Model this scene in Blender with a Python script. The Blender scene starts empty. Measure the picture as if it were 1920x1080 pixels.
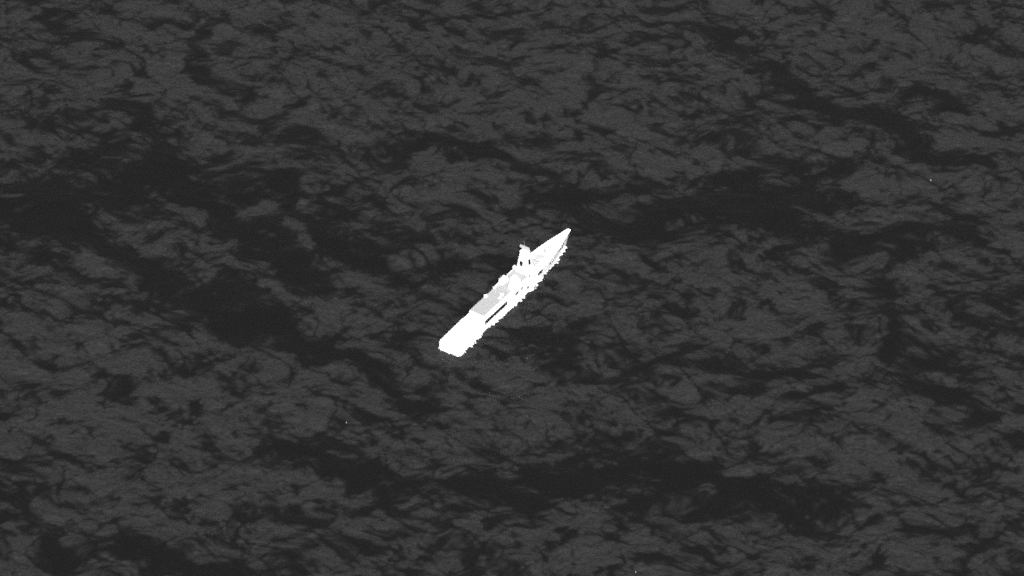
import bpy, math, random
import numpy as np
from mathutils import Vector

random.seed(7)
scene = bpy.context.scene
R = math.radians

# ------------------------------------------------------------------ camera
DIST = 2300.0
ELEV = R(38.6)
cam_data = bpy.data.cameras.new('camera')
cam = bpy.data.objects.new('camera', cam_data)
scene.collection.objects.link(cam)
cam.location = (0.0, -DIST * math.cos(ELEV), DIST * math.sin(ELEV))
cam.rotation_euler = (math.pi / 2 - ELEV, 0.0, 0.0)
cam_data.sensor_width = 36.0
cam_data.lens = 36.0 * DIST / 486.0
cam_data.clip_start = 1.0
cam_data.clip_end = 80000.0
scene.camera = cam

# ------------------------------------------------------------------ sky and sun
SUN_EL = R(39.5)
SUN_AZ = R(178.0)          # compass bearing of the sun, clockwise from +Y
world = bpy.data.worlds.new('World')
scene.world = world
world.use_nodes = True
wn = world.node_tree
for n in list(wn.nodes):
    wn.nodes.remove(n)
sky = wn.nodes.new('ShaderNodeTexSky')
sky.sky_type = 'NISHITA'
sky.sun_disc = False
sky.sun_elevation = SUN_EL
sky.sun_rotation = SUN_AZ
sky.altitude = 0.0
sky.air_density = 1.0
sky.dust_density = 2.0
bw = wn.nodes.new('ShaderNodeRGBToBW')          # a black and white picture
bg = wn.nodes.new('ShaderNodeBackground')
bg.inputs['Strength'].default_value = 0.11
wo = wn.nodes.new('ShaderNodeOutputWorld')
wn.links.new(sky.outputs[0], bw.inputs[0])
wn.links.new(bw.outputs[0], bg.inputs['Color'])
wn.links.new(bg.outputs[0], wo.inputs[0])

sun_data = bpy.data.lights.new('sun', 'SUN')
sun_data.energy = 4.2
sun_data.angle = R(0.53)
sun_data.color = (1.0, 1.0, 1.0)
sun = bpy.data.objects.new('sun', sun_data)
scene.collection.objects.link(sun)
to_sun = Vector((math.sin(SUN_AZ) * math.cos(SUN_EL), math.cos(SUN_AZ) * math.cos(SUN_EL), math.sin(SUN_EL)))
sun.rotation_euler = (-to_sun).to_track_quat('-Z', 'Y').to_euler()

vs = scene.view_settings
vs.view_transform = 'Standard'
vs.look = 'None'
vs.gamma = 1.0
vs.exposure = 0.58
vs.use_curve_mapping = False
scene.render.engine = 'CYCLES'
scene.cycles.use_denoising = False               # keep the fine grain of the sensor
scene.cycles.filter_width = 1.7
scene.cycles.max_bounces = 4
scene.cycles.use_adaptive_sampling = True
scene.cycles.adaptive_threshold = 0.25
scene.cycles.adaptive_min_samples = 8
scene.cycles.sample_clamp_indirect = 0.25

# ------------------------------------------------------------------ materials
def new_mat(name):
    m = bpy.data.materials.new(name)
    m.use_nodes = True
    return m, m.node_tree, m.node_tree.nodes['Principled BSDF']


def paint(name, base, var, scale, rough, bump=0.0):
    m, nt, p = new_mat(name)
    tc = nt.nodes.new('ShaderNodeTexCoord')
    nz = nt.nodes.new('ShaderNodeTexNoise')
    nz.inputs['Scale'].default_value = scale
    nz.inputs['Detail'].default_value = 6.0
    nz.inputs['Roughness'].default_value = 0.65
    mr = nt.nodes.new('ShaderNodeMapRange')
    mr.inputs['From Min'].default_value = 0.3
    mr.inputs['From Max'].default_value = 0.7
    mr.inputs['To Min'].default_value = base - var
    mr.inputs['To Max'].default_value = base + var
    nt.links.new(tc.outputs['Object'], nz.inputs['Vector'])
    nt.links.new(nz.outputs['Fac'], mr.inputs['Value'])
    nt.links.new(mr.outputs[0], p.inputs['Base Color'])
    p.inputs['Roughness'].default_value = rough
    p.inputs['Specular IOR Level'].default_value = 0.3
    if bump:
        b = nt.nodes.new('ShaderNodeBump')
        b.inputs['Strength'].default_value = bump
        b.inputs['Distance'].default_value = 0.05
        nt.links.new(nz.outputs['Fac'], b.inputs['Height'])
        nt.links.new(b.outputs[0], p.inputs['Normal'])
    return m


M_WHITE = paint('white_ship_paint', 0.85, 0.02, 0.7, 0.55)
M_DECK = paint('pale_deck_paint', 0.76, 0.03, 0.9, 0.7)
M_ROOF = paint('grey_roof_paint', 0.375, 0.02, 1.3, 0.8)
M_MIDROOF = paint('light_grey_roof_paint', 0.385, 0.03, 0.35, 0.8)
M_GUN = paint('pale_grey_gun_paint', 0.50, 0.03, 1.0, 0.6)
M_HULL = paint('white_hull_paint', 0.85, 0.02, 0.5, 0.5)
M_BLACK = paint('dark_opening_shade', 0.012, 0.004, 2.0, 0.9)  # shade inside the openings put into the colour; stanchions share it
M_METAL = paint('pale_grey_metal', 0.40, 0.04, 1.0, 0.5)
M_FOAM = paint('foam_white', 0.72, 0.12, 3.0, 0.9)
M_FLOAT = paint('pale_float_plastic', 0.22, 0.03, 4.0, 0.6)


def water_material():
    m, nt, p = new_mat('sea_water')
    tc = nt.nodes.new('ShaderNodeTexCoord')
    at = nt.nodes.new('ShaderNodeAttribute')
    at.attribute_name = 'ruffle_shade'
    # wind ripples too small for the mesh, stretched along the crests
    mp = nt.nodes.new('ShaderNodeMapping')
    mp.inputs['Scale'].default_value = (0.65, 1.0, 1.0)
    mp.inputs['Rotation'].default_value = (0, 0, R(8))
    n1 = nt.nodes.new('ShaderNodeTexNoise')
    n1.inputs['Scale'].default_value = 0.55
    n1.inputs['Detail'].default_value = 5.0
    n1.inputs['Roughness'].default_value = 0.62
    n1.inputs['Distortion'].default_value = 0.6
    nt.links.new(tc.outputs['Object'], mp.inputs['Vector'])
    nt.links.new(mp.outputs[0], n1.inputs['Vector'])
    st = nt.nodes.new('ShaderNodeMapRange')
    st.inputs['To Min'].default_value = 0.05
    st.inputs['To Max'].default_value = 0.55
    nt.links.new(at.outputs['Fac'], st.inputs['Value'])
    b1 = nt.nodes.new('ShaderNodeBump')
    b1.inputs['Distance'].default_value = 0.6
    nt.links.new(st.outputs[0], b1.inputs['Strength'])
    nt.links.new(n1.outputs['Fac'], b1.inputs['Height'])
    nt.links.new(b1.outputs[0], p.inputs['Normal'])
    # wind-ruffled water is rougher than the slicks
    rr = nt.nodes.new('ShaderNodeMapRange')
    rr.inputs['To Min'].default_value = 0.25
    rr.inputs['To Max'].default_value = 0.45
    nt.links.new(at.outputs['Fac'], rr.inputs['Value'])
    nt.links.new(rr.outputs[0], p.inputs['Roughness'])
    # base colour carries painted wave shading and sky reflection, dark slicks to bright slopes
    cc = nt.nodes.new('ShaderNodeMapRange')
    cc.inputs['To Min'].default_value = 0.0078
    cc.inputs['To Max'].default_value = 0.0258
    n2 = nt.nodes.new('ShaderNodeTexNoise')          # fine noise: ripple shading painted into the colour
    n2.inputs['Scale'].default_value = 0.75
    n2.inputs['Detail'].default_value = 3.0
    n2.inputs['Roughness'].default_value = 0.6
    nt.links.new(mp.outputs[0], n2.inputs['Vector'])
    mm = nt.nodes.new('ShaderNodeMapRange')
    mm.inputs['From Min'].default_value = 0.3
    mm.inputs['From Max'].default_value = 0.7
    mm.inputs['To Min'].default_value = 0.52
    mm.inputs['To Max'].default_value = 1.30
    nt.links.new(n2.outputs['Fac'], mm.inputs['Value'])
    mu = nt.nodes.new('ShaderNodeMath')
    mu.operation = 'MULTIPLY'
    mu.use_clamp = True
    nt.links.new(at.outputs['Fac'], mu.inputs[0])
    nt.links.new(mm.outputs[0], mu.inputs[1])
    nt.links.new(mu.outputs[0], cc.inputs['Value'])
    nt.links.new(cc.outputs[0], p.inputs['Base Color'])
    p.inputs['IOR'].default_value = 1.333
    p.inputs['Specular IOR Level'].default_value = 0.20
    return m


M_WATER = water_material()

# ------------------------------------------------------------------ helpers
def link(o):
    scene.collection.objects.link(o)
    return o


def mesh_obj(name, verts, faces, mat, parent=None, smooth=False):
    me = bpy.data.meshes.new(name)
    me.from_pydata([tuple(v) for v in verts], [], faces)
    me.validate()
    me.materials.append(mat)
    if smooth:
        me.polygons.foreach_set('use_smooth', [True] * len(me.polygons))
    me.update()
    o = link(bpy.data.objects.new(name, me))
    if parent is not None:
        o.parent = parent
    return o


class MB:
    """collects boxes, frusta, tubes and lathes for one part"""

    def __init__(self):
        self.v, self.f = [], []

    def add(self, vs_, fs_):
        n = len(self.v)
        self.v += [tuple(v) for v in vs_]
        self.f += [tuple(i + n for i in f) for f in fs_]
        return self

    def frustum(self, bot, top, z0, z1):
        # bot / top: lists of (x, y), the same count, counter-clockwise
        n = len(bot)
        v = [(x, y, z0 if not callable(z0) else z0(x)) for x, y in bot]
        v += [(x, y, z1 if not callable(z1) else z1(x)) for x, y in top]
        f = [tuple(range(n - 1, -1, -1)), tuple(range(n, 2 * n))]
        f += [(i, (i + 1) % n, n + (i + 1) % n, n + i) for i in range(n)]
        return self.add(v, f)

    def box(self, x0, x1, y0, y1, z0, z1):
        r = [(x0, y0), (x1, y0), (x1, y1), (x0, y1)]
        return self.frustum(r, r, z0, z1)

    def tube(self, a, b, r0, r1=None, n=8):
        a, b = Vector(a), Vector(b)
        r1 = r0 if r1 is None else r1
        d = (b - a).normalized()
        u = d.orthogonal().normalized()
        w = d.cross(u)
        v = []
        for c, r in ((a, r0), (b, r1)):
            for i in range(n):
                t = 2 * math.pi * i / n
                v.append(c + u * (r * math.cos(t)) + w * (r * math.sin(t)))
        f = [tuple(range(n - 1, -1, -1)), tuple(range(n, 2 * n))]
        f += [(i, (i + 1) % n, n + (i + 1) % n, n + i) for i in range(n)]
        return self.add(v, f)

    def lathe(self, c, prof, n=14):
        # prof: (radius, z) from bottom to top round a vertical axis at c
        v, f = [], []
        for r, z in prof:
            for i in range(n):
                t = 2 * math.pi * i / n
                v.append((c[0] + r * math.cos(t), c[1] + r * math.sin(t), c[2] + z))
        for k in range(len(prof) - 1):
            for i in range(n):
                f.append((k * n + i, k * n + (i + 1) % n, (k + 1) * n + (i + 1) % n, (k + 1) * n + i))
        f.append(tuple(range(n - 1, -1, -1)))
        m = (len(prof) - 1) * n
        f.append(tuple(range(m, m + n)))
        return self.add(v, f)

    def build(self, name, mat, parent=None, smooth=False):
        return mesh_obj(name, self.v, self.f, mat, parent, smooth)


def bevel(o, w, seg=2):
    b = o.modifiers.new('bevel', 'BEVEL')
    b.width = w
    b.segments = seg
    b.limit_method = 'ANGLE'
    return o


# ------------------------------------------------------------------ the sea
def smooth_noise(rng, n, cell, corr_x, corr_y, turn=0.0):
    """periodic gaussian noise with the given correlation lengths (metres), unit variance"""
    fx = np.fft.fftfreq(n, cell)[None, :]
    fy = np.fft.fftfreq(n, cell)[:, None]
    kx = fx * math.cos(R(turn)) + fy * math.sin(R(turn))
    ky = fy * math.cos(R(turn)) - fx * math.sin(R(turn))
    g = np.exp(-((kx * corr_x) ** 2 + (ky * corr_y) ** 2) * 2.2)
    f = np.fft.ifft2(np.fft.fft2(rng.standard_normal((n, n))) * g).real
    return (f - f.mean()) / f.std()


def sample(field, x, y, half, cell):
    n = field.shape[0]
    u, v = (x + half) / cell, (y + half) / cell
    i, j = np.floor(u).astype(int), np.floor(v).astype(int)
    fu, fv = u - i, v - j
    i0, j0, i1, j1 = i % n, j % n, (i + 1) % n, (j + 1) % n
    return (field[j0, i0] * (1 - fu) + field[j0, i1] * fu) * (1 - fv) + (field[j1, i0] * (1 - fu) + field[j1, i1] * fu) * fv


# calm slicks, their dim reflection painted dark: x, y (m east and north of the ship), half lengths, turn (deg), depth
SLICKS = [
    (-222, 198, 32, 15, 0, .9), (-218, 56, 34, 38, -25, 1.7), (-168, 84, 36, 22, -20, 1.5),
    (-130, -2, 48, 18, -40, 1.0), (-108, -42, 30, 14, -30, .9), (-40, 108, 48, 12, 4, .8),
    (115, 68, 38, 27, 12, 2.4), (42, 52, 24, 14, -10, .9), (5, -38, 26, 11, 6, 2.0),
    (55, -124, 40, 30, -10, 1.7), (-60, -60, 9, 26, 35, .8), (170, 144, 34, 14, -45, .9),
    (192, 124, 30, 12, -40, .8), (185, 36, 30, 24, 10, .8), (82, -56, 26, 9, 4, .7),
    (48, 76, 24, 9, 0, .7), (-88, 48, 18, 22, 30, .8), (-230, -152, 24, 18, 20, .9),
    (-205, -180, 26, 14, -15, .8), (-128, -200, 34, 18, -20, .8), (22, -152, 30, 13, 15, .8),
    (92, -148, 36, 13, -5, .8), (-65, 80, 28, 12, 8, .6), (25, -60, 18, 17, 0, .7),
    (160, -8, 18, 26, 0, .8), (230, -8, 20, 22, 0, .8), (-232, -100, 14, 18, 0, .7),
    (-158, -60, 24, 11, 10, .8), (230, 204, 20, 10, 0, .8), (-80, -128, 26, 13, -15, .7),
    (-128, 44, 12, 26, 40, .8), (135, 24, 28, 17, 25, .7), (190, -64, 16, 26, 20, .6),
    (-180, 140, 26, 8, -10, .6), (20, 196, 28, 9, -15, .5), (108, 128, 22, 9, 15, .6),
    (150, 200, 30, 10, -30, .7), (-20, -190, 26, 12, 10, .7), (150, -150, 34, 10, -20, .6),
    (200, -190, 22, 12, -25, .7), (-40, 20, 20, 8, 10, .5),
]
# long calm lanes, painted dark likewise: points (m), half width, depth
BANDS = [
    ([(-238, 70), (-195, 40), (-157, 2), (-110, -38), (-72, -55), (-50, -84)], 10, .50),
    ([(-200, 146), (-168, 100), (-138, 62), (-112, 20), (-88, 4)], 9, .40),
    ([(100, 212), (140, 170), (178, 130), (232, 92)], 8, .45),
    ([(-122, 84), (-100, 46), (-66, 24)], 7, .40),
    ([(-112, -120), (-60, -138), (0, -150), (56, -126), (96, -146), (146, -160)], 9, .40),
    ([(-170, 205), (-150, 165), (-118, 128)], 5, .35),
    ([(-60, 112), (0, 104), (44, 56), (110, 70), (150, 40), (196, 40)], 8, .35),
    ([(185, 36), (172, -10), (186, -60), (215, -100)], 7, .35),
    ([(-240, -150), (-200, -182), (-150, -196), (-100, -206)], 9, .35),
    ([(26, -40), (30, -70), (84, -56), (140, -62)], 6, .35),
    ([(52, 200), (30, 150), (40, 116)], 5, .30),
]
RUFFLED = [  # wind-ruffled patches, their brighter reflection painted in
    (-90, 192, 40, 20, .5), (30, 148, 46, 24, .6), (-190, -88, 40, 26, .6), (122, 8, 26, 18, .5),
    (-128, -92, 36, 24, .5), (165, -76, 36, 26, .5), (-152, 24, 24, 16, .4), (-28, 56, 30, 16, .4),
    (-165, 176, 26, 22, .5), (-150, 120, 30, 16, .4), (200, 170, 26, 20, .4), (130, 180, 26, 16, .5),
    (-210, 120, 30, 18, .4), (160, -180, 30, 16, .5), (-120, -150, 26, 14, .4), (70, 120, 40, 14, .5),
]


def wave_field(rng, n, cell, lmin, lmax, power, heading, tight):
    """unit-variance sea of waves running along heading (deg), lengths lmin..lmax (m)"""
    kx = np.fft.fftfreq(n, cell)[None, :]
    ky = np.fft.fftfreq(n, cell)[:, None]
    k = np.hypot(kx, ky)
    k[0, 0] = 1e-6
    c = np.abs(kx * math.cos(R(heading)) + ky * math.sin(R(heading))) / k
    a = k ** (-power) * (.10 + .90 * c ** tight) * (1 - np.exp(-(k * lmax) ** 4)) * np.exp(-(k * lmin) ** 3)
    f = np.fft.ifft2(np.fft.fft2(rng.standard_normal((n, n))) * a).real
    return (f - f.mean()) / f.std()


def ruffle_shade_mask(X, Y, n, cell, half):
    """0 in calm slicks and painted wave shade, 1 on ruffled, painted-bright water"""
    rng = np.random.default_rng(33)
    S = lambda f: sample(f, X, Y, half, cell)
    wx = S(smooth_noise(rng, n, cell, 34, 26))
    wy = S(smooth_noise(rng, n, cell, 34, 26))
    Xw, Yw = X + 5 * wx, Y + 4.5 * wy
    wx2 = S(smooth_noise(rng, n, cell, 14, 11))
    wy2 = S(smooth_noise(rng, n, cell, 14, 11))
    Xw, Yw = Xw + 2.6 * wx2, Yw + 2.2 * wy2
    Xs, Ys = X + 2.5 * wx + 1.0 * wx2, Y + 2.5 * wy + 0.9 * wy2
    T = lambda f: sample(f, Xs, Ys, half, cell)
    m = np.full(X.shape, 0.70)
    # wave-slope shading painted as crossing wave trains, thin dark creases for troughs
    for (l0, l1, p, hd, tight, amp) in ((2.2, 20, 1.45, 92, 3, .07), (2.4, 34, 1.5, 56, 4, .14), (2.4, 34, 1.5, 128, 4, .12), (1.8, 10, .9, 70, 2, .08)):
        w = T(wave_field(rng, n, cell, l0, l1, p, hd, tight))
        m += amp * np.where(w < 0, w * 1.25, w * .8)
    for (l0, l1, hd, width, depth) in ((9, 60, 42, .26, .40), (9, 50, 126, .20, .30), (5, 30, 60, .16, .28), (5, 28, 112, .16, .26)):
        w = T(wave_field(rng, n, cell, l0, l1, 1.5, hd, 3))
        m -= depth * np.exp(-np.abs(w / width) ** 1.5)
    m += .08 * T(smooth_noise(rng, n, cell, 60, 40)) + .07 * T(smooth_noise(rng, n, cell, 24, 15, -30))
    for pts, wd, d in BANDS:
        dist = np.full(X.shape, 1e9)
        for (ax, ay), (bx, by) in zip(pts, pts[1:]):
            tt = np.clip(((Xw - ax) * (bx - ax) + (Yw - ay) * (by - ay)) / ((bx - ax) ** 2 + (by - ay) ** 2), 0, 1)
            dist = np.minimum(dist, np.hypot(Xw - ax - tt * (bx - ax), Yw - ay - tt * (by - ay)))
        m -= 1.5 * d * np.exp(-(dist / (wd * .8)) ** 2)
    for (cx, cy, a, b, t, d) in SLICKS:
        c, s = math.cos(R(t)), math.sin(R(t))
        u = ((Xw - cx) * c + (Yw - cy) * s) / a
        v = (-(Xw - cx) * s + (Yw - cy) * c) / b
        m -= 0.30 * d * np.exp(-(u * u + v * v) ** 1.1)
    for (cx, cy, a, b, d) in RUFFLED:
        m += 0.24 * d * np.exp(-(((Xw - cx) / a) ** 2 + ((Yw - cy) / b) ** 2))
    return 1 / (1 + np.exp(-(m - 0.43) / 0.115))


def build_sea():
    n, cell = 960, 0.65
    half = n * cell / 2
    kx = 2 * math.pi * np.fft.fftfreq(n, cell)[None, :]
    ky = 2 * math.pi * np.fft.fftfreq(n, cell)[:, None]
    k = np.sqrt(kx ** 2 + ky ** 2)
    k[0, 0] = 1e-6
    cosd = (kx * math.sin(R(12)) + ky * math.cos(R(12))) / k
    spread = 0.16 + 0.84 * np.abs(cosd) ** 2.0

    def waves(lmin, lmax, power, seed):
        r = np.random.default_rng(seed)
        kmin, kmax = 2 * math.pi / lmax, 2 * math.pi / lmin
        amp = np.where(k > 1e-3, k ** (-power), 0) * spread
        amp = amp * (1 - np.exp(-(k / kmin) ** 4)) * np.exp(-(k / kmax) ** 4)
        h = np.fft.ifft2(np.fft.fft2(r.standard_normal((n, n))) * amp).real
        sy = np.gradient(h, cell, axis=0).std()
        return h / sy                                # unit rms slope across the crests

    long_h = waves(14.0, 60.0, 2.0, 3) * 0.03
    mid_h = waves(4.0, 22.0, 2.1, 5) * 0.10
    short_h = waves(1.6, 6.0, 2.0, 9) * 0.12

    # graded sheet: fine in the middle, a few wide cells out to the horizon
    inner = (np.arange(n) * cell) - half
    out = np.array([half + 3, half + 12, half + 40, 500, 800, 1600, 4000, 12000, 40000.0])
    xs = np.concatenate([-out[::-1], inner, out])
    X, Y = np.meshgrid(xs, xs)
    inside = np.clip((half - np.maximum(np.abs(X), np.abs(Y))) / 25.0, 0, 1)

    S = lambda f: sample(f, X, Y, half, cell)
    ruffle_shade = ruffle_shade_mask(X, Y, n, cell, half)

    Z = inside * (S(long_h) + S(mid_h) * (0.15 + 0.85 * ruffle_shade) + S(short_h) * (0.12 + 0.88 * ruffle_shade))
    N = len(xs)
    co = np.stack([X, Y, Z], -1).reshape(-1, 3).astype(np.float32)
    idx = np.arange(N * N).reshape(N, N)
    quads = np.stack([idx[:-1, :-1], idx[:-1, 1:], idx[1:, 1:], idx[1:, :-1]], -1).reshape(-1, 4)
    me = bpy.data.meshes.new('sea')
    nf = len(quads)
    me.vertices.add(N * N)
    me.vertices.foreach_set('co', co.ravel())
    me.loops.add(nf * 4)
    me.loops.foreach_set('vertex_index', quads.ravel().astype(np.int32))
    me.polygons.add(nf)
    me.polygons.foreach_set('loop_start', np.arange(0, nf * 4, 4, dtype=np.int32))
    me.polygons.foreach_set('use_smooth', np.ones(nf, dtype=bool))
    me.update(calc_edges=True)
    a = me.attributes.new('ruffle_shade', 'FLOAT', 'POINT')
    a.data.foreach_set('value', ruffle_shade.ravel().astype(np.float32))
    me.materials.append(M_WATER)
    o = link(bpy.data.objects.new('sea', me))
    o['kind'] = 'structure'
    return o


build_sea()

# ------------------------------------------------------------------ the ship (local x forward from the transom, y to port, z up)
LEN = 101.8
HEAD = R(55.9)
ship = link(bpy.data.objects.new('naval_ship', None))
ship.location = (-0.92, -5.5, 0.0)
ship.rotation_euler = (0, 0, HEAD)
ship['label'] = 'long white naval ship with tall mast and twin funnels lying on dark sea'
ship['category'] = 'ship'
OX = -50.75                                            # parts are modelled from the transom and shifted to midships


def lerp_tab(tab, x):
    if x <= tab[0][0]:
        return tab[0][1]
    for (a, va), (b, vb) in zip(tab, tab[1:]):
        if x <= b:
            t = (x - a) / (b - a)
            return va + (vb - va) * t
    return tab[-1][1]


DECK_B = [(0, 5.45), (8, 5.6), (25, 5.7), (58, 5.7), (70, 5.6), (75, 5.38), (80, 4.9), (85.3, 4.2), (89, 3.5), (92.1, 2.8),
          (95, 2.1), (97.6, 1.65), (100, 1.2), (101.2, .95), (101.8, .6)]
WATER_B = [(0, 5.4), (8, 5.55), (25, 5.65), (60, 5.6), (68, 5.4), (75, 4.85), (81.6, 3.9), (88, 2.75), (94.7, 1.2), (97, .6), (98.6, .12)]
SHEER = [(0, 3.55), (12, 3.75), (22, 4.0), (54.5, 4.2), (56.5, 6.0), (70, 6.1), (78, 6.25), (86, 6.4), (93, 6.6), (98, 6.75), (101.8, 6.85)]


def stem_z(d):
    return lerp_tab([(96.5, -3.0), (98.6, 0.0), (100.2, 3.0), (101.8, 6.5)], d) if d > 96.5 else -3.0


def half_b(d, z):
    """half breadth of the hull at station d and height z"""
    zt = lerp_tab(SHEER, d)
    bd = lerp_tab(DECK_B, d)
    bw_ = lerp_tab(WATER_B, d)
    if d > 98.6:
        bw_ = 0.12
    if z >= 0:
        zs = max(stem_z(d), 0.0)
        t = max(0.0, min(1.0, (z - zs) / max(zt - zs, .05)))
        b0 = bw_ if zs <= 0 else 0.10
        return b0 + (bd - b0) * t ** 1.25
    return bw_ * (1 + z / 9.0)


def build_hull():
    st = [0, 2, 5, 8, 12, 16, 20, 24, 28, 32, 36, 40, 44, 48, 52, 54.5, 55.5, 56.5, 58, 61, 64, 67, 70, 72.5, 75, 77, 79, 81, 83, 85,
          87, 89, 91, 92.5, 94, 95.5, 97, 98, 98.8, 99.6, 100.4, 101.2, 101.8]
    NZ = 9
    v, f = [], []
    rows = []
    for d in st:
        zt = lerp_tab(SHEER, d)
        zb = max(-2.5, stem_z(d))
        ring = []
        for s in (-1, 1):
            col = []
            for i in range(NZ):
                z = zb + (zt - zb) * i / (NZ - 1)
                col.append((d + OX, s * half_b(d, z), z))
            ring.append(col)
        idx = []
        for col in ring:
            ids = []
            for p in col:
                ids.append(len(v))
                v.append(p)
            idx.append(ids)
        rows.append(idx)
    for a, b in zip(rows, rows[1:]):
        for i in range(NZ - 1):
            f.append((a[0][i], b[0][i], b[0][i + 1], a[0][i + 1]))
            f.append((b[1][i], a[1][i], a[1][i + 1], b[1][i + 1]))
        f.append((a[0][-1], b[0][-1], b[1][-1], a[1][-1]))       # weather deck
        f.append((b[0][0], a[0][0], a[1][0], b[1][0]))
    a = rows[0]
    for i in range(NZ - 1):
        f.append((a[1][i], a[0][i], a[0][i + 1], a[1][i + 1]))    # transom
    b = rows[-1]
    for i in range(NZ - 1):
        f.append((b[0][i], b[1][i], b[1][i + 1], b[0][i + 1]))
    return mesh_obj('hull', v, f, M_HULL, ship)


hull = build_hull()


def S_(mb, name, mat, parent=ship, smooth=False, bev=0.0):
    """build a part modelled from the transom and set it amidships"""
    o = MB()
    o.add([(x + OX, y, z) for x, y, z in mb.v], mb.f)
    ob = o.build(name, mat, parent, smooth)
    if bev:
        bevel(ob, bev)
    return ob


# rub rail and low bulwarks round the forecastle
for s in (-1, 1):
    mb = MB()
    ds = [57 + i * 3.0 for i in range(15)] + [101.6]
    vv, ff = [], []
    for d in ds:
        zt = lerp_tab(SHEER, d)
        b = lerp_tab(DECK_B, d)
        for (o, z) in ((-0.02, zt - .02), (0.10, zt + .25), (-0.02, zt + .25), (-.14, zt - .02)):
            vv.append((d, s * max(b + o - .04, .03), z))
    for i in range(len(ds) - 1):
        for j in range(4):
            q = (i * 4 + j, i * 4 + (j + 1) % 4, i * 4 + 4 + (j + 1) % 4, i * 4 + 4 + j)
            ff.append(q if s > 0 else q[::-1])
    mb.add(vv, ff)
    S_(mb, 'bulwark', M_WHITE)

# flight deck plating, a hand's breadth proud of the hull
mb = MB()
pts = [(0.3, -5.25), (8, -5.4), (21.5, -5.5), (21.5, 5.5), (8, 5.4), (0.3, 5.25)]
mb.frustum(pts, pts, lambda x: lerp_tab(SHEER, x) - .3, lambda x: lerp_tab(SHEER, x) + .08)
flight_deck = S_(mb, 'flight_deck', M_DECK)
for s in (-1, 1):                                          # folded safety nets along the deck edge
    for i in range(6):
        x0 = 1.0 + i * 3.3
        mb = MB()
        z = lerp_tab(SHEER, x0 + 1.5) - .12
        b = lerp_tab(DECK_B, x0 + 1.5)
        mb.box(x0, x0 + 3.0, s * b - .35, s * b + .35, z, z + .10)
        S_(mb, 'safety_net', M_WHITE, flight_deck)

# forecastle deck
mb = MB()
ds = [58, 64, 70, 75, 80, 85, 89, 92, 95, 98, 100]
port = [(d, lerp_tab(DECK_B, d) - .35) for d in ds]
pts = [(d, -b) for d, b in port] + [(d, b) for d, b in reversed(port)]
mb.frustum(pts, pts, lambda x: lerp_tab(SHEER, x) - .3, lambda x: lerp_tab(SHEER, x) + .06)
foredeck = S_(mb, 'foredeck', M_DECK)

# hangar and midships deckhouse
RZ = 7.62
mb = MB()
bot = [(22.6, -4.5), (59.8, -4.5), (59.8, 4.5), (22.6, 4.5)]
top = [(22.9, -4.1), (59.7, -4.1), (59.7, 4.1), (22.9, 4.1)]
mb.frustum(bot, top, 3.6, RZ)
deckhouse = S_(mb, 'deckhouse', M_WHITE)
mb = MB()
r = [(22.95, -4.05), (40.4, -4.05), (40.4, 4.05), (22.95, 4.05)]
mb.frustum(r, r, RZ - .1, RZ + .07)
roof = S_(mb, 'hangar_roof', M_ROOF, deckhouse)
mb = MB()
r = [(40.45, -4.05), (59.6, -4.05), (59.6, 4.05), (40.45, 4.05)]
mb.frustum(r, r, RZ - .1, RZ + .07)
S_(mb, 'midships_roof', M_MIDROOF, deckhouse)
# roller door of the hangar: slats
door = S_(MB().box(22.40, 22.66, -3.0, 3.0, 3.95, 7.0), 'hangar_door', M_WHITE, deckhouse)
for i in range(6):
    z = 4.05 + i * .49
    S_(MB().box(22.34, 22.39, -2.9, 2.9, z, z + .44), 'slat', M_WHITE, deckhouse)

# starboard side gallery, flush with the hull, with one long open slot
gy0, gy1 = -5.72, -4.2
z0, z1 = 4.0, 6.6
gal = MB()
SL0, SL1, SZ0, SZ1 = 21.5, 39.9, 4.1, 6.3
gal.box(19.4, SL0, gy0, gy1, z0 - .2, lambda x: lerp_tab([(19.4, 4.3), (21.6, 6.2)], x))
gal.box(SL0, SL1, gy0, gy1, z0 - .2, SZ0)
gal.box(SL0, SL1, gy0 + .05, gy1, SZ1, z1 - .1)
gal.box(SL1, 56.4, gy0, gy1, z0 - .2, z1 - .1)
gallery = S_(gal, 'side_gallery', M_WHITE)
S_(MB().box(SL0 + .02, SL1 - .02, gy0 + .10, gy1 - .02, SZ0 + .01, SZ1 - .01), 'gallery_recess_shade', M_BLACK, gallery)  # solid dark block stands for the shaded passage
for i in range(1, 6):
    x = SL0 + (SL1 - SL0) * i / 6
    S_(MB().box(x - .04, x + .04, gy0 + .02, gy0 + .08, SZ0, SZ1), 'stanchion', M_BLACK, gallery)


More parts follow.
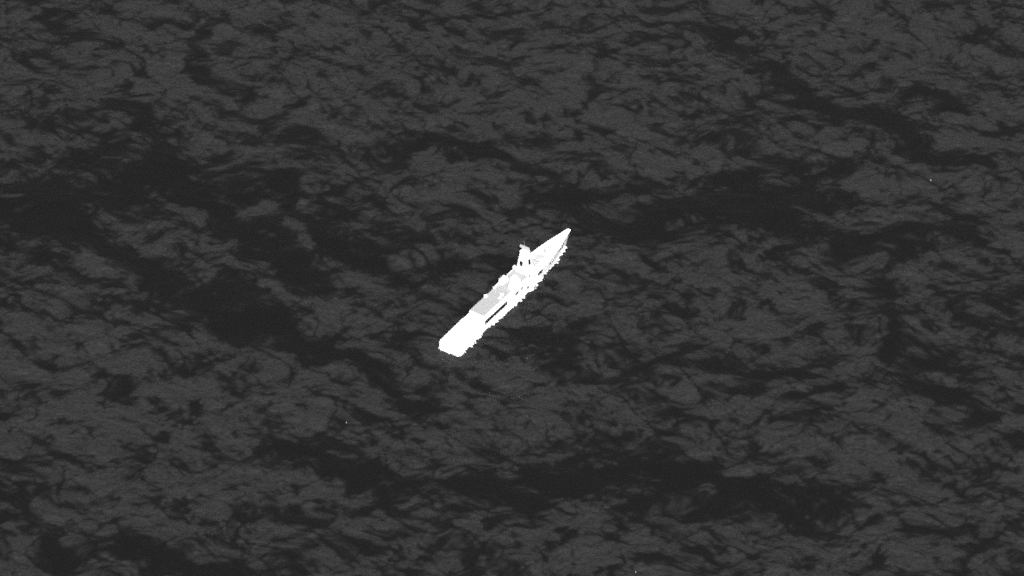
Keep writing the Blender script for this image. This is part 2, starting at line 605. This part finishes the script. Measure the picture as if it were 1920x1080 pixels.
def opening(parent, d, z, w, h, y=None, side=-1):
    """dark rounded opening with a raised rim in the ship's side"""
    def P(dd, zz, off):
        b = half_b(dd, zz) if y is None else y
        return Vector((dd + OX, side * (b + off), zz))
    w, h = w * 1.25, h * 1.45
    n = 14
    ring = []
    for i in range(n):
        t = 2 * math.pi * i / n
        c, s = math.cos(t), math.sin(t)
        e = .62
        ring.append((math.copysign(abs(c) ** e, c), math.copysign(abs(s) ** e, s)))
    v, f = [], []
    for (k, off) in ((1.16, -.02), (1.12, .09), (1.0, .09), (1.0, .03)):
        v += [P(d + c * w / 2 * k, z + s * h / 2 * k, off) for c, s in ring]
    for q in range(3):
        for i in range(n):
            face = (q * n + i, q * n + (i + 1) % n, (q + 1) * n + (i + 1) % n, (q + 1) * n + i)
            f.append(face if side < 0 else face[::-1])
    rim = mesh_obj('opening_rim', v, f, M_WHITE, parent)
    v = [P(d + c * w / 2 * 1.01, z + s * h / 2 * 1.01, .04) for c, s in ring] + [P(d, z, .04)]
    f = [(i, (i + 1) % n, n) if side < 0 else ((i + 1) % n, i, n) for i in range(n)]
    mesh_obj('opening', v, f, M_BLACK, parent)  # flat dark panel stands for the shaded inside


# twin funnels, port and starboard, raked
for s in (-1, 1):
    mb = MB()
    L0, L1 = (46.6, 54.4) if s < 0 else (47.0, 52.4)
    ya, yb = (1.5, 4.0) if s < 0 else (1.6, 4.35)
    y0, y1 = sorted((s * ya, s * yb))
    bot = [(L0, y0), (L1, y0), (L1, y1), (L0, y1)]
    top = [(L0 + .5, y0 + .2), (L1 - .9, y0 + .2), (L1 - .9, y1 - .2), (L0 + .5, y1 - .2)]
    zt = RZ + (2.5 if s < 0 else 2.5)
    mb.frustum(bot, top, RZ + .02, zt)
    fn = S_(mb, 'funnel', M_WHITE, bev=.15)
    cx, cy = (L0 + L1) / 2 - .3, s * (ya + yb) / 2
    for i in (-1, 1):
        S_(MB().lathe((cx + i * 1.1, cy, zt - .1), [(.45, 0), (.45, .55), (.38, .55), (.36, .2)]), 'exhaust_pipe', M_WHITE, fn)
    for i in range(4):
        S_(MB().box(L0 + 1.2, L1 - 1.6, s * yb - .12 if s > 0 else -yb - .02, s * yb + .02 if s > 0 else -yb + .12, RZ + .5 + i * .4, RZ + .7 + i * .4),
           'louvre', M_WHITE, fn)

# intake casing between the funnels
S_(MB().frustum([(52.6, -1.2), (56.0, -1.2), (56.0, 1.4), (52.6, 1.4)], [(52.8, -1.0), (55.8, -1.0), (55.8, 1.2), (52.8, 1.2)], RZ + .02, RZ + 1.2),
   'intake_casing', M_WHITE, bev=.1)

# launcher ring and liferafts on the hangar roof
S_(MB().lathe((35.6, 3.55, RZ + .06), [(.95, 0), (.95, .7), (.55, .75), (.5, .45)]), 'decoy_launcher', M_WHITE)
S_(MB().lathe((41.0, -2.0, RZ + .06), [(1.0, 0), (1.0, .3), (.8, .42)]), 'ventilator_cap', M_WHITE)
S_(MB().box(37.4, 39.0, -3.3, -2.0, RZ + .06, RZ + .45), 'roof_hatch', M_WHITE, bev=.08)
for i in range(3):
    x = 42.3 + i * 1.9
    c = S_(MB().tube((x, 3.75, RZ + .62), (x + 1.5, 3.75, RZ + .62), .48, n=12), 'liferaft_canister', M_WHITE, bev=.1)
    S_(MB().box(x + .2, x + .4, 3.4, 4.1, RZ + .05, RZ + .3), 'cradle', M_METAL, c)
# bridge block and tapering mast tower
mb = MB()
bot = [(59.6, -4.6), (71.0, -4.4), (72.5, -3.0), (72.5, 3.0), (71.0, 4.4), (59.6, 4.6)]
top = [(59.8, -3.9), (69.6, -3.7), (70.8, -2.6), (70.8, 2.4), (69.6, 2.9), (59.8, 3.3)]
mb.frustum(bot, top, 5.7, 8.2)
bridge_top = MB().frustum([(x * .985 + .98, y * .95) for x, y in top], [(x * .985 + .98, y * .95) for x, y in top], 8.15, 8.26)
bridge = S_(mb, 'bridge_block', M_WHITE)
S_(bridge_top, 'bridge_roof', M_GUN, bridge)
for i in range(5):
    x = 61.4 + i * 1.7
    S_(MB().box(x, x + 1.2, -4.22, -4.05, 7.1, 7.6), 'bridge_window', M_WHITE, bridge)
S_(MB().box(71.9, 72.4, -2.2, 2.2, 7.0, 7.5), 'bridge_window', M_MIDROOF, bridge)

opening(hull, 68.1, 4.9, 3.6, 1.5)        # boat port
opening(hull, 91.8, 4.4, 1.9, 3.0)          # anchor pocket
opening(hull, 94.4, 5.2, 1.3, 2.0)
opening(hull, 88.3, 4.6, 1.6, 1.8)
opening(hull, 82.6, 4.3, 1.6, 1.6)
opening(hull, 80.6, 3.3, 1.2, 1.2)
opening(hull, 77.6, 4.0, 1.4, 1.4)
opening(hull, 57.3, 2.9, 1.5, 1.0)
opening(gallery, 47.9, 5.7, 2.2, 1.0, y=5.72)
opening(gallery, 52.2, 5.7, 1.2, 1.0, y=5.72)
opening(gallery, 55.0, 5.9, .7, .6, y=5.72)
opening(bridge, 60.9, 6.9, 1.2, 1.0, y=4.3)

TX = 63.2
z_a, z_b = 8.1, 18.6


def tower_half(z):
    return 3.4 + (1.8 - 3.4) * (z - z_a) / (z_b - z_a)


def sq(h, cx=TX, cy=0.0):
    c = h * .72
    return [(cx - h, cy - c), (cx - c, cy - h), (cx + c, cy - h), (cx + h, cy - c), (cx + h, cy + c), (cx + c, cy + h), (cx - c, cy + h), (cx - h, cy + c)]


mb = MB()
mb.frustum(sq(tower_half(z_a)), sq(tower_half(14.0)), z_a, 14.0)
mb.frustum(sq(tower_half(14.0) - .02), sq(tower_half(z_b)), 14.0, z_b)
tower = S_(mb, 'mast_tower', M_WHITE)


def tower_opening(face, lat, z, w, h):
    """tall dark opening with a rim on the after ('a') or starboard ('s') face of the mast"""
    n = 14
    ring = []
    for i in range(n):
        t = 2 * math.pi * i / n
        c, s = math.cos(t), math.sin(t)
        ring.append((math.copysign(abs(c) ** .6, c), math.copysign(abs(s) ** .6, s)))

    def P(u, zz, off):
        t = tower_half(zz) + off
        return (TX - t + OX, lat - u, zz) if face == 'a' else (TX + lat + u + OX, -t, zz)
    v, f = [], []
    for (k, off) in ((1.3, -.02), (1.22, .1), (1.0, .1), (1.0, .02)):
        v += [P(c * w / 2 * k, z + s * h / 2 * k, off) for c, s in ring]
    for q in range(3):
        f += [(q * n + i, q * n + (i + 1) % n, (q + 1) * n + (i + 1) % n, (q + 1) * n + i) for i in range(n)]
    mesh_obj('opening_rim', v, f, M_WHITE, tower)
    v = [P(c * w / 2 * 1.01, z + s * h / 2 * 1.01, .03) for c, s in ring] + [P(0, z, .03)]
    mesh_obj('opening', v, [(i, (i + 1) % n, n) for i in range(n)], M_BLACK, tower)


tower_opening('a', 0.2, 12.7, 1.9, 2.9)
tower_opening('s', -.1, 13.1, 1.9, 3.1)

# mast head: platform, spur and the bar of the search radar
S_(MB().box(TX - 1.85, TX + 1.85, -1.85, 1.85, z_b - .02, z_b + .25), 'mast_platform', M_WHITE, tower)
S_(MB().tube((TX, 0, z_b), (TX, 0, z_b + 1.7), .45, .35), 'radar_pedestal', M_WHITE, tower)
mb = MB()
mb.box(TX - .55, TX + .55, -2.5, 2.7, z_b + 1.5, z_b + 2.6)
radar = S_(mb, 'radar_antenna', M_METAL, tower, bev=.2)
S_(MB().tube((TX + .3, -1.3, z_b + .2), (TX + .6, -3.0, z_b + .5), .16, .12), 'yardarm', M_METAL, tower)
S_(MB().tube((TX + .6, 0.6, z_b), (TX + .6, .6, z_b + 5.2), .07, .03), 'pole_mast', M_METAL, tower)
S_(MB().lathe((59.6, 3.45, RZ + .1), [(.5, 0), (.5, .9), (.95, 1.1), (1.05, 1.7), (.95, 2.3), (.6, 2.7), (.15, 2.9)]), 'radome', M_WHITE, ship, True)
S_(MB().lathe((60.8, -3.2, 8.0), [(.4, 0), (.4, .6), (.7, .8), (.75, 1.2), (.6, 1.6), (.1, 1.85)]), 'radome', M_WHITE, ship, True)

# gun, breakwater and mooring gear on the forecastle
gz = lerp_tab(SHEER, 83) + .05
gun = S_(MB().lathe((82.5, 0.2, gz), [(1.6, 0), (1.6, .35), (1.35, .4), (1.25, 1.3), (.8, 1.75), (.2, 1.85)]), 'gun_turret', M_GUN, ship)
S_(MB().tube((83.5, .2, gz + 1.1), (88.0, .2, gz + 1.55), .16, .1), 'barrel', M_WHITE, gun)
S_(MB().box(80.5, 81.2, -.6, .9, gz, gz + .5), 'loader', M_MIDROOF, gun)
for s in (-1, 1):
    S_(MB().add([(90.0, 0, gz), (88.4, s * 2.6, gz), (88.4, s * 2.6, gz + .9), (90.0, 0, gz + .95), (90.15, 0, gz), (88.55, s * 2.6, gz),
                 (88.55, s * 2.6, gz + .9), (90.15, 0, gz + .95)],
                [(0, 1, 2, 3), (7, 6, 5, 4), (0, 3, 7, 4), (1, 5, 6, 2), (3, 2, 6, 7)]), 'breakwater', M_WHITE)
    S_(MB().lathe((93.2, s * .9, gz + .25), [(.35, 0), (.35, .5), (.5, .55), (.5, .75), (.1, .8)]), 'capstan', M_WHITE)
    for d in (76, 86, 96):
        b = lerp_tab(DECK_B, d) - .7
        z = lerp_tab(SHEER, d) + .04
        S_(MB().tube((d, s * b, z), (d, s * b, z + .55), .16), 'bollard', M_WHITE)
        S_(MB().tube((d + .7, s * b, z), (d + .7, s * b, z + .55), .16), 'bollard', M_WHITE)
S_(MB().box(74.2, 77.4, -1.7, 1.7, 6.1, 7.0), 'launcher_box', M_GUN, bev=.12)
S_(MB().tube((.4, 0, 3.6), (.1, 0, 5.6), .05, .03), 'ensign_staff', M_WHITE)

# ------------------------------------------------------------------ wash along the waterline
def ship_to_world(d, y):
    x = d + OX
    return (ship.location.x + x * math.cos(HEAD) - y * math.sin(HEAD), ship.location.y + x * math.sin(HEAD) + y * math.cos(HEAD))


def build_foam():
    rnd = random.Random(11)
    V, F = [], []

    def clump(wx, wy, r, h):
        n, a0 = 9, rnd.random() * 6.28
        el = .6 + rnd.random() * .5
        base = len(V)
        radii = [r * (.65 + .6 * rnd.random()) for _ in range(n)]
        for (k, z) in ((1.0, -.5), (1.0, h * .35), (.62, h * .85)):
            for i in range(n):
                t = 2 * math.pi * i / n
                px, py = radii[i] * k * math.cos(t), radii[i] * k * el * math.sin(t)
                V.append((wx + px * math.cos(a0) - py * math.sin(a0), wy + px * math.sin(a0) + py * math.cos(a0), z + (rnd.random() - .5) * h * .25))
        V.append((wx, wy, h))
        for q in range(2):
            for i in range(n):
                F.append((base + q * n + i, base + q * n + (i + 1) % n, base + (q + 1) * n + (i + 1) % n, base + (q + 1) * n + i))
        for i in range(n):
            F.append((base + 2 * n + i, base + 2 * n + (i + 1) % n, base + 3 * n))
    d = -.3
    while d < 97:
        gust = .5 + .5 * math.sin(d * .55 + 1.3 * math.sin(d * .21))
        b = half_b(max(d, 0), 0)
        r = .22 + .85 * rnd.random() ** 2 * (.35 + .65 * gust)
        clump(*ship_to_world(d, -(b + r * .15 + .3 * rnd.random() * gust)), r, .25 + .5 * rnd.random())
        if gust > .7 and rnd.random() < .35:
            clump(*ship_to_world(d + rnd.random(), -(b + .7 + .9 * rnd.random())), .2 + .45 * rnd.random(), .3)
        if rnd.random() < .4:
            clump(*ship_to_world(d, b + .1), .2 + .4 * rnd.random(), .3)
        d += .35 + .5 * rnd.random()
    y = -5.3
    while y < 5.3:
        r = .25 + .6 * rnd.random() ** 1.5
        clump(*ship_to_world(-.15 - .4 * rnd.random(), y), r, .3 + .4 * rnd.random())
        y += .4 + .35 * rnd.random()
    for (dd, yy, r) in ((95.8, -1.7, .8), (86.2, -3.7, .75), (64.0, -6.5, .7), (60.0, -6.6, .6), (9.0, -6.4, .8), (16.5, -6.2, .9), (31.0, -6.1, .7), (90.5, -2.8, .6)):
        clump(*ship_to_world(dd, yy), r, .5)
        clump(*ship_to_world(dd + r * .8, yy + .4), r * .6, .4)
    o = mesh_obj('wash_foam', V, F, M_FOAM)
    o['kind'] = 'stuff'
    o['label'] = 'white broken foam lapping along the waterline of the ship'
    o['category'] = 'foam'


build_foam()

# ------------------------------------------------------------------ small floats on the open water
def build_float(x, y, size, label):
    t = link(bpy.data.objects.new('floating_buoy', None))
    t.location = (x, y, .1)
    t.scale = (size, size, size)
    t['label'] = label
    t['category'] = 'buoy'
    t['group'] = 'tiny pale floats on the open sea'
    MB().lathe((0, 0, -.4), [(.2, 0), (.4, .2), (.46, .5), (.4, .8), (.2, 1.0)]).build('float_body', M_FLOAT, t, True)
    MB().tube((0, 0, .7), (0, 0, 1.5), .07, .05).build('top_mark_pole', M_FLOAT, t)
    return t


build_float(204.4, 84.0, .9, 'tiny pale float on open water to the right of the ship')
build_float(-75.9, -99.2, .75, 'tiny pale float on dark water below left of the ship')
build_float(54.7, -201.5, .7, 'tiny pale float at the bottom edge of the picture')
